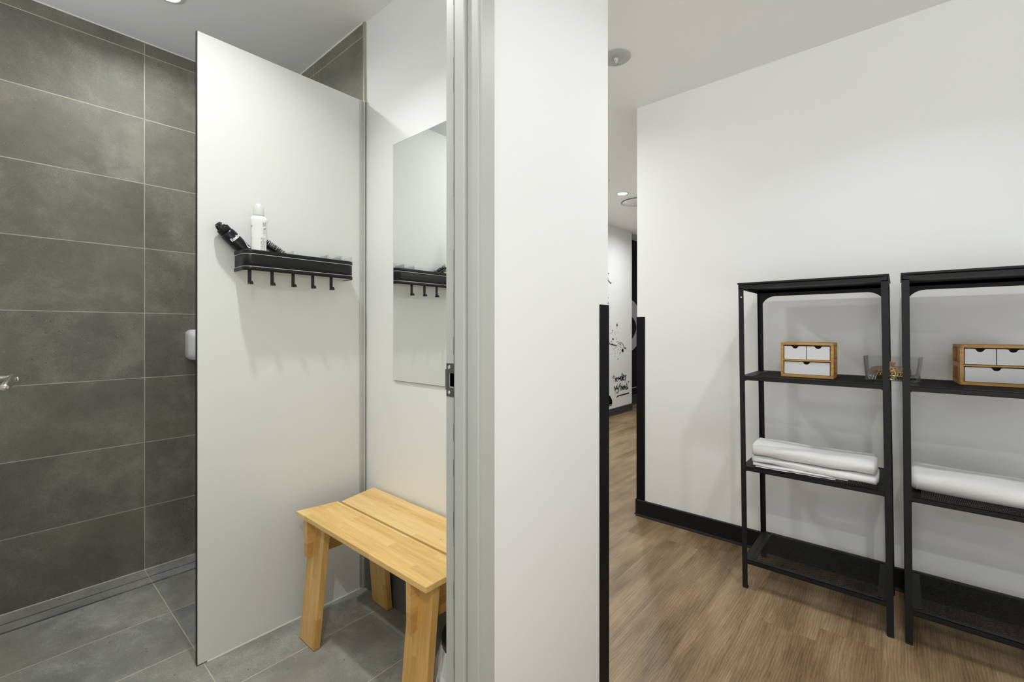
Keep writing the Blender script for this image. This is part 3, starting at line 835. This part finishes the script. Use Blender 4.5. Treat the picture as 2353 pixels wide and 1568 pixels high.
make_rack((2.118, -.017), .0075, 'black metal rack at the right edge, with the rolled towel')

# ------------------------------------------------------------------ bamboo drawer boxes
def drawer_box(origin, rz, label):
    """origin: front-left bottom corner, front faces -x, width runs to -y"""
    W, D, Hh, T = .186, .148, .1455, .0105
    b = empty('drawer_box', (*origin, .915), rz, label=label, cat='drawer box', group='bamboo drawer boxes')
    f = MB()
    def slabz(z0, z1): f.prism([(x, y) for x, y in rrect(0, D, -W, 0, .008, 4)], z0, z1)
    slabz(0, T); slabz(Hh-T, Hh)
    for s in (0, 1):
        ya, yb = (-T, 0) if s == 0 else (-W, -W+T)
        f.box(.001, .016, ya, yb, T, Hh-T); f.box(D-.016, D-.001, ya, yb, T, Hh-T)
        f.box(.016, D-.016, ya, yb, .063, .079)
        f.box(.016, D-.016, ya+(.0085 if s else .0005), yb-(.0005 if s else .0085), T, Hh-T)
    f.box(D-.004, D-.001, -W+T, -T, T, Hh-T)
    f.build('frame', M['bamboo'], b, bevel=.0015)
    sm = MB().box(-.0025, D-.005, -W+T-.003, -T+.003, .0675, .0735); sm.build('middle_shelf', M['bamboo'], b, bevel=.002)
    def drawer(ya, yb, z0, z1):
        # front panel with a finger notch; ya > yb
        yc = (ya+yb)/2; r = .0105; n = 10
        pts = [(ya, z0), (ya, z1), (yc+r*1.45, z1)]
        for k in range(n+1):
            a = radians(180*k/n); pts.append((yc+r*cos(a)*(1.0), z1-.0022-r*.82*sin(a)))
        pts += [(yc-r*1.45, z1), (yb, z1), (yb, z0)]
        d = MB(); d.prism(pts, .004, .0065, 'x')
        d.box(.0065, D-.012, ya, ya-.0015, z0, z1-.001); d.box(.0065, D-.012, yb, yb+.0015, z0, z1-.001)
        d.box(.0065, D-.012, ya, yb, z0, z0+.0015); d.box(D-.0135, D-.012, ya, yb, z0, z1-.001)
        d.build('drawer', M['white_card'], b, bevel=.0006)
    g = .0015
    drawer(-T-g-.001, -W/2+.0012, .0735+g, Hh-T-.004)
    drawer(-W/2-.0012, -W+T+g+.001, .0735+g, Hh-T-.004)
    drawer(-T-g-.001, -W+T+g+.001, T+g, .0675-.003)
    bkm = MB().box(D-.0060, D-.0045, -W+T, -T, T, Hh-T).box(.007, D-.006, -W/2-.0006, -W/2+.0006, .0735, Hh-T-.006); bkm.build('interior_shade', M['black_plastic'], b)  # black sheets put in for the shade around and behind the drawers
    return b
drawer_box((2.218, .386+.0), 0, 'small bamboo drawer box left on the upper shelf of the nearer-corner rack')
drawer_box((2.305, -.168), radians(4), 'small bamboo drawer box cut by the right edge of the picture')

# clear box bridging both racks, with claw clips --------------------------
cbx = clear_tray('clear_box', 2.262, 2.352, -.066, .106, .9155, 1.010, 'clear acrylic box bridging the two racks, holding hair clips', 'box', mat='clear', r=.012, taper=.007, wall=.0022, rz=radians(-8), base=.003)

def claw(loc_, rz, mat, label, w=.112, h=.050, wire=False):
    c = empty('claw_clip', loc_, rz, label=label, cat='hair clip', group='hair clips in the clear box')
    hw = w/2
    for s in (-1, 1):
        m = MB()
        def P(y, z):   # the two jaws bulge outwards and meet below
            q = z/h; return (s*(.003+.018*sin(pi*min(1, max(0, .12+q*.75)))), y, z)
        if not wire:
            n_ = 40; outer, inner = [], []
            for k in range(n_):
                a = 2*pi*k/n_; c_, s2 = cos(a), sin(a)
                f = lambda v, p: math.copysign(abs(v)**(2/p), v)
                outer.append((hw*f(c_, 4.5), h*.50+h*.44*f(s2, 4.5)))
                inner.append(((hw-.017)*f(c_, 7), h*.52+h*.17*f(s2, 7)))
            for off_ in (0, s*.003):
                pass
            lay = lambda pts, o_: [(P(y, z)[0]+o_, y, z) for y, z in pts]
            m.loft([lay(outer, 0), lay(inner, 0), lay(inner, s*.004), lay(outer, s*.004), lay(outer, 0)], cap=False, smooth=False)
            for k in range(9):
                y = -hw*.84+k*hw*1.68/8
                m.tube([P(y, h*.14), P(y, h*.05), (s*.002, y, .002)], [.0026, .0022, .0014], 6)
        else:
            r_ = .0013
            for zz in (.40*h, .72*h): m.tube([P(-hw, zz), P(hw, zz)], r_*1.3, 8)
            for k in range(11):
                y = -hw+k*w/10
                m.tube([P(y, .72*h), P(y, .40*h), (s*.001, y+.001, 0.001)], r_, 6)
            ring = [(P(0, h*.55)[0]+s*.002, .010*cos(a), h*.55+h*.52*sin(a)) for a in [2*pi*i/16 for i in range(17)]]
            m.tube(ring, r_*1.2, 8)
        m.build('jaw', mat, c)
        t_ = MB()
        k_ = 1.0 if not wire else .55
        t_.loft([[(s*x, y, z) for y, x, z in ((-a_, xx, zz), (a_, xx, zz), (a_, xx+.004, zz), (-a_, xx+.004, zz))] for a_, xx, zz in ((.013*k_, .008, h*.74), (.012*k_, .007, h*.95), (.0165*k_, .012, h*1.28*(1 if not wire else .8)))], smooth=False)
        t_.build('thumb_tab', mat, c, bevel=.001)
    hg = MB().tube([(0, -.012, h*.74), (0, .012, h*.74)], .0035, 10); hg.build('hinge', mat, c)
    return c
claw((2.320, .026, .9205), radians(-8), M['clip'], 'rose-brown plastic claw clip behind the gold one in the clear box', .120, .052)
claw((2.287, .018, .9200), radians(-8), M['gold'], 'gold metal claw clip at the front of the clear box', .086, .044, True)

# ------------------------------------------------------------------ towels
def towel(name, v0, v1, prof_fn, label, parts=(), nseg=60):
    """sweep a closed (x, z) outline from y=v0 to y=v1"""
    t = empty(name, ((2.22), (v0+v1)/2, .5255), label=label, cat='towel', group='white towels on the racks')
    return t
def sweep(v0, v1, outline, wob, n=56, endround=.006):
    m = MB(); rings = []
    for k in range(n+1):
        q = k/n; v = v0+(v1-v0)*q
        e = min(q, 1-q)*abs(v1-v0); sc = 1-.35*max(0, 1-e/endround)**2
        o = outline(q); cx = sum(p[0] for p in o)/len(o); cz = sum(p[1] for p in o)/len(o)
        rings.append([(cx+(x-cx)*sc+wob(q, i/len(o))[0], v, cz+(z-cz)*sc+wob(q, i/len(o))[1]) for i, (x, z) in enumerate(o)])
    m.loft(rings); return m
def blob(x0, x1, z0, z1, n=36, p=2.6):
    cx, cz, a, b2 = (x0+x1)/2, (z0+z1)/2, (x1-x0)/2, (z1-z0)/2; out = []
    for i in range(n):
        t = 2*pi*i/n; c, s_ = cos(t), sin(t)
        out.append((cx+a*math.copysign(abs(c)**(2/p), c), cz+b2*math.copysign(abs(s_)**(2/p), s_)))
    return out
def w1(q, r): return (.0015*sin(9*q+5*r*2*pi)+.001*sin(31*q+2), .0018*sin(7*q+1)+.0012*sin(17*q+3*r*2*pi))
tw = empty('folded_towel', (2.23, .27, .5255), label='white folded towel on the rack nearer the wall corner', cat='towel', group='white towels on the racks')
def tl(m, n, par=tw, c=(2.23, .27, .5255)): 
    m.v = [(x-c[0], y-c[1], z-c[2]) for x, y, z in m.v]; return m.build(n, M['towel'], par)
Z0 = .5255
tl(sweep(.487, .062, lambda q: blob(2.140+.006*sin(3*q), 2.325, Z0+.040-.004*q, Z0+.098-.002*q, p=2.9), w1), 'top_fold')
tl(sweep(.489, .058, lambda q: blob(2.142+.004*sin(4*q+1), 2.33, Z0+.012+.004*sin(4*q)*1-.004*q+.006*max(0, .5-q), Z0+.043-.003*q, p=4.2), w1), 'middle_fold')
def under(q):
    lift = .006*math.exp(-((q-.0)/.10)**2)
    return blob(2.136+.010*q*q, 2.31, Z0+.0025+.002*sin(9*q)**2, Z0+.014+lift+.004*sin(3*q), p=3.2)
tl(sweep(.482, .145, under, lambda q, r: (.0015*sin(23*q), .0006*sin(20*q))), 'under_fold')
def under2(q): return blob(2.132+.012*q, 2.29, Z0+.001, Z0+.0055+.001*sin(14*q), p=3.2)
tl(sweep(.470, .185, under2, lambda q, r: (.002*sin(31*q), .0003*sin(40*q))), 'loose_edge')
rt = empty('rolled_towel', (2.26, -.25, .5255), label='white rolled towel on the rack cut by the right edge', cat='towel', group='white towels on the racks')
def roll(q):
    b_ = math.exp(-((q-.55)/.5)**2)
    return blob(2.170-.042*q, 2.352-.010*q, Z0+.001, Z0+.086+.006*b_-.014*q, p=2.35)
tl(sweep(-.030, -.470, roll, lambda q, r: (.0016*sin(11*q+6*r), .0015*sin(8*q+2*pi*2*r)), endround=.012), 'roll', rt, (2.26, -.25, .5255))
def band(q): return [( (x-2.262)*1.012+2.262, (z-.572)*1.014+.572) for x, z in roll(.03)]
tl(sweep(-.044, -.052, band, lambda q, r: (0, 0), n=4, endround=.002), 'hem_band', rt, (2.26, -.25, .5255))

# ------------------------------------------------------------------ ceiling fittings
def downlight(x, y, pw, r, spread, lab):
    d = empty('downlight', (x, y, CEIL), label=lab, cat='downlight', group='round ceiling downlights')
    MB().lathe([(r*1.0, -.0005), (r*1.28, -.0005), (r*1.30, -.003), (r*1.22, -.0055), (r*1.0, -.0045)], n=40, cap=False).build('trim_ring', M['white_plastic'], d)
    MB().lathe([(.001, -.002), (r, -.002), (r, -.0005), (.001, -.0005)], n=40).build('lens', M['lens'], d)
    li = bpy.data.lights.new('downlight_lamp', 'AREA'); li.shape = 'DISK'; li.size = r*2; li.energy = pw; li.spread = radians(spread); li.color = (.985, 1, .985)
    lo = bpy.data.objects.new('downlight_lamp', li); COL.objects.link(lo); lo.parent = d; lo.location = (0, 0, -.008)
labs = ['lit round downlight in the shower ceiling at the top edge', 'round ceiling downlight in the cubicle between partition and mirror', 'added unseen fill downlight just inside the cubicle doorway',
        'round ceiling downlight in front of the black racks', 'round ceiling downlight behind the camera by the added windows', 'added unseen downlight round the corner past the white wall end',
        'lit round downlight in the far passage ceiling, before the round vent', 'added unseen downlight deep in the far passage, hidden by the right wall']
for L_, lab in zip(LIGHTS, labs): downlight(*L_, lab)

def ceil_pt(px, py):
    dy = 758-py; z = (CEIL-CAM_H)*1030/dy; r = (px-1176.5)/1030*z
    return (.6536*r+.7568*z, -.7568*r+.6536*z)
x, y = ceil_pt(1416, 132)
sk = empty('sprinkler', (x, y, CEIL), label='round ceiling sprinkler plate with chrome head near the white wall corner', cat='sprinkler')
MB().lathe([(.069, -.0005), (.070, -.002), (.068, -.004), (.026, -.005), (.024, -.002), (.001, -.002)], n=48, cap=False).build('cover_plate', M['sprinkler_cover'], sk)
MB().lathe([(.010, -.002), (.010, -.014), (.006, -.016), (.004, -.030), (.003, -.034)], n=16).build('body', M['white_plastic'], sk)
m_ = MB()
for a in range(0, 360, 60): m_.box(-.001, .001, .003, .016, -.036, -.034); m_.v[-8:] = [(p[0]*cos(radians(a))-p[1]*sin(radians(a)), p[0]*sin(radians(a))+p[1]*cos(radians(a)), p[2]) for p in m_.v[-8:]]
m_.tube([(-.007, 0, -.012), (-.009, 0, -.024), (-.002, 0, -.034)], .0015, 6); m_.tube([(.007, 0, -.012), (.009, 0, -.024), (.002, 0, -.034)], .0015, 6)
m_.build('deflector', M['chrome'], sk)
x, y = ceil_pt(1466, 463)
vt = empty('ceiling_vent', (x, y, CEIL), label='large round white ceiling air vent in the far passage', cat='vent')
MB().lathe([(.205, -.0005), (.200, -.003), (.180, -.0065), (.170, -.006), (.166, -.002)], n=64, cap=False).build('outer_ring', M['white_plastic'], vt)
MB().lathe([(.150, -.006), (.160, -.009), (.158, -.0115), (.08, -.014), (.001, -.0145)], n=64, cap=False).build('inner_disc', M['white_plastic'], vt)
MB().lathe([(.001, -.001), (.172, -.001), (.172, -.003), (.001, -.003)], n=48).build('throat', M['black_plastic'], vt)
x, y = ceil_pt(1390, 414)
o = MB().lathe([(.040, -.0005), (.040, -.006), (.034, -.012), (.001, -.013)], n=32, cap=False).build('smoke_detector', M['white_plastic'], loc=(x, y, CEIL))
setp(o, 'small white round detector on the far ceiling at the wall edge', 'detector')

# ------------------------------------------------------------------ mural graphics on the far white wall, flat vinyl
def wall_pt(px, py, V):
    a = (px-1176.5)/1030; uu = .6536*a+.7568; vv = -.7568*a+.6536; z = V/vv
    return (uu*z, CAM_H-(py-758)*z/1030)
LAYER = [0]
T = lambda X, Y: wall_pt(1390+X/10.45, 820+Y/10.45, VM)
def brush(mb, pts, wd, tr, cuts=3):
    """a rounded brush stroke drawn in the sheet's own units and laid on the wall by tr"""
    import mathutils
    P = []
    n0 = len(pts)
    for i in range(n0-1):
        p0, p1, p2, p3 = (mathutils.Vector(pts[max(0, min(n0-1, k))]) for k in (i-1, i, i+1, i+2))
        for k in range(cuts):
            t = k/cuts
            P.append(.5*((2*p1)+(p2-p0)*t+(2*p0-5*p1+4*p2-p3)*t*t+(3*p1-p0-3*p2+p3)*t**3))
    P.append(mathutils.Vector(pts[-1])); n = len(P); L_, R_ = [], []
    LAYER[0] += 1; d_ = .0010+.00003*(LAYER[0] % 60)
    for i, p in enumerate(P):
        d = (P[min(i+1, n-1)]-P[max(i-1, 0)]).normalized(); nrm = mathutils.Vector((-d.y, d.x))
        w_ = (wd[min(len(wd)-1, i*len(wd)//n)] if isinstance(wd, list) else wd)/2
        k_ = .55 if i in (0, n-1) else 1
        e0 = d*w_*.8*(1 if i == n-1 else (-1 if i == 0 else 0))
        L_.append(tr(*(p+nrm*w_*k_+e0))); R_.append(tr(*(p-nrm*w_*k_+e0)))
    mb.add([(a, VM-d_, b) for a, b in L_]+[(a, VM-d_, b) for a, b in R_], [(i, i+1, n+i+1, n+i) for i in range(n-1)])
strokes = [
 [(240,475),(246,540),(250,600)], [(250,545),(268,520),(280,545),(272,580),(252,592)],
 [(274,550),(300,532),(299,508),(284,505),(275,545),(282,585),(296,592),(310,578)],
 [(322,480),(334,560),(347,495),(358,552),(372,470)],
 [(398,472),(382,485),(376,535),(386,575),(400,545)], [(402,470),(405,575)],
 [(412,388),(418,470),(427,572)], [(396,442),(434,424)],
 [(437,505),(460,485),(456,442),(443,452),(436,500),(444,555),(458,570),(469,550)],
 [(480,455),(488,520),(492,570)], [(486,490),(498,450),(513,447)],
 [(190,482),(202,525)], [(206,450),(216,492)],
 [(230,712),(238,780),(246,830)], [(232,715),(252,770),(266,790)], [(266,790),(276,740),(282,695)], [(282,695),(288,745),(292,788)],
 [(292,735),(300,775),(314,760)], [(314,700),(322,800),(312,860),(296,878),(280,858)],
 [(374,640),(360,650),(355,700),(368,812)], [(342,716),(384,698)],
 [(388,715),(392,760),(398,806)], [(392,745),(402,712),(412,708)],
 [(418,722),(424,790)], [(411,670),(414,684)],
 [(434,758),(456,740),(452,708),(440,710),(434,750),(440,785),(456,786)],
 [(465,692),(472,782)], [(468,715),(480,692),(490,735),(502,796)],
 [(524,718),(508,728),(506,775),(518,785),(530,765)], [(520,625),(528,700),(538,775),(552,742)],
]
mu = MB()
for s_ in strokes: brush(mu, s_, 16, T)
brush(mu, [(275, 992), (292, 962), (330, 940), (420, 915), (572, 872)], [12, 20, 24, 26, 28], T, 5)
for s_ in ([(553,592),(557,625)], [(563,588),(567,622)], [(573,584),(577,616)]): brush(mu, s_, 5, T)
for s_ in ([(246,830),(248,915)], [(487,570),(489,632)]): brush(mu, s_, 3, T)
o = mu.build('wall_lettering', M['ink']); setp(o, 'black hand-brushed lettering with underline on the far white wall', 'wall lettering')

T2 = lambda X, Y: wall_pt(1390+X/6.81, 600+Y/6.81, VM)
sp_ = MB()
def blobp(X, Y, rx, ry, rot=0):
    n = 10; pts = []
    for i in range(n):
        a = 2*pi*i/n; r = 1+.25*sin(3*a+X)
        x_, y_ = rx*r*cos(a), ry*r*sin(a)
        pts.append(T2(X+x_*cos(rot)-y_*sin(rot), Y+x_*sin(rot)+y_*cos(rot)))
    LAYER[0] += 1; d_ = .0012+.00004*(LAYER[0] % 60); sp_.add([(p[0], VM-d_, p[1]) for p in pts], [tuple(range(n))])
def splash_stroke(s_, wd):
    # resample the stroke finely, with a watery, uneven width
    fine = []
    for a, b in zip(s_, s_[1:]):
        for k in range(4): fine.append((a[0]+(b[0]-a[0])*k/4+random.uniform(-1.2, 1.2), a[1]+(b[1]-a[1])*k/4+random.uniform(-2.0, 2.0)))
    fine.append(s_[-1]); n_ = len(fine)
    ws = [wd*190*(.45+.55*sin(pi*(k+.5)/n_))*random.uniform(.6, 1.35) for k in range(n_)]
    brush(sp_, fine, ws, T2, 1)
for s_, wd in (([(30,1262),(60,1290),(95,1310),(130,1318),(165,1330),(210,1312)], .045), ([(55,1250),(80,1295),(120,1305),(160,1312),(180,1335)], .035),
               ([(95,1320),(115,1362),(140,1378),(165,1362),(178,1330)], .016), ([(185,1255),(225,1272),(262,1290),(290,1325),(305,1352)], .022),
               ([(225,1268),(258,1275),(285,1310),(300,1345),(330,1360)], .018), ([(205,1332),(235,1340),(262,1368),(275,1390)], .014),
               ([(285,1352),(310,1368),(332,1378)], .05), ([(300,1350),(325,1362),(335,1372)], .03), ([(215,1288),(240,1302),(238,1318),(265,1335)], .014),
               ([(172,1190),(180,1240)], .016), ([(118,1242),(112,1280)], .008), ([(160,1100),(155,1145)], .014), ([(70,1142),(100,1130),(118,1108)], .016),
               ([(40,275),(55,318),(75,335),(92,355)], .035), ([(45,250),(60,305),(88,345),(108,340)], .016), ([(38,235),(44,300)], .02), ([(40,180),(58,205)], .02),
               ([(85,345),(100,330),(112,338)], .012), ([(45,640),(52,680)], .03), ([(40,670),(44,705)], .015), ([(56,510),(62,540)], .012)):
    splash_stroke(s_, wd)
for X, Y, a, b2 in ((275,1400,16,24),(125,1222,11,15),(190,1005,9,22),(190,985,5,8),(204,968,3,5),(182,1050,4,4),(118,1090,5,12),(208,1388,5,10),(235,1440,5,14),(165,1446,5,4),(155,1493,4,4),
                    (207,1535,5,10),(72,1458,3,5),(238,1385,3,5),(88,1027,4,4),(98,682,4,3),(90,736,4,3),(71,870,3,3),(52,575,5,7),(38,605,4,10),(46,660,8,14),(38,145,3,4),(52,195,6,10),(38,215,4,6),
                    (96,1262,8,8),(110,1300,10,9),(200,1115,4,4),(180,1275,4,4),(150,1405,3,3),(235,1300,8,10),(215,1290,6,6),(88,350,6,10)):
    blobp(X, Y, a, b2)
# large drop at the lower left
for pts in ([(60,935),(112,932),(140,975),(175,1050),(176,1120),(168,1140),(120,1160),(70,1140)], [(60,1165),(85,1170),(120,1175),(165,1150),(172,1160),(150,1185),(110,1194),(60,1188)], [(40,760),(78,770),(92,830),(76,862),(40,866)]):
    q = [T(*p) for p in pts]; sp_.add([(p[0], VM-.0012, p[1]) for p in q], [tuple(range(len(q)))])
o = sp_.build('wall_splash_graphic', M['ink']); setp(o, 'black water-splash drawing on the far white wall above the lettering', 'wall graphic')

# round grey sign shape on the dark end wall
lg_ = empty('wall_emblem', (6.12, VDK, 1.18), label='large round grey emblem on the dark end wall', cat='emblem')
n = 64
MB().prism([(.378*cos(2*pi*i/n), .378*sin(2*pi*i/n)) for i in range(n)], -.004, 0, 'y').build('grey_disc', M['logo_grey'], lg_)
pp = []
for i in range(n):
    a = 2*pi*i/n; x_, z_ = .21*cos(a), .175*sin(a)
    if z_ < 0: x_ *= 1-.35*(abs(z_)/.175)**1.3
    pp.append((x_, z_-.045))
MB().prism(pp, -.006, -.004, 'y').build('dark_centre', M['dark_wall'], lg_)
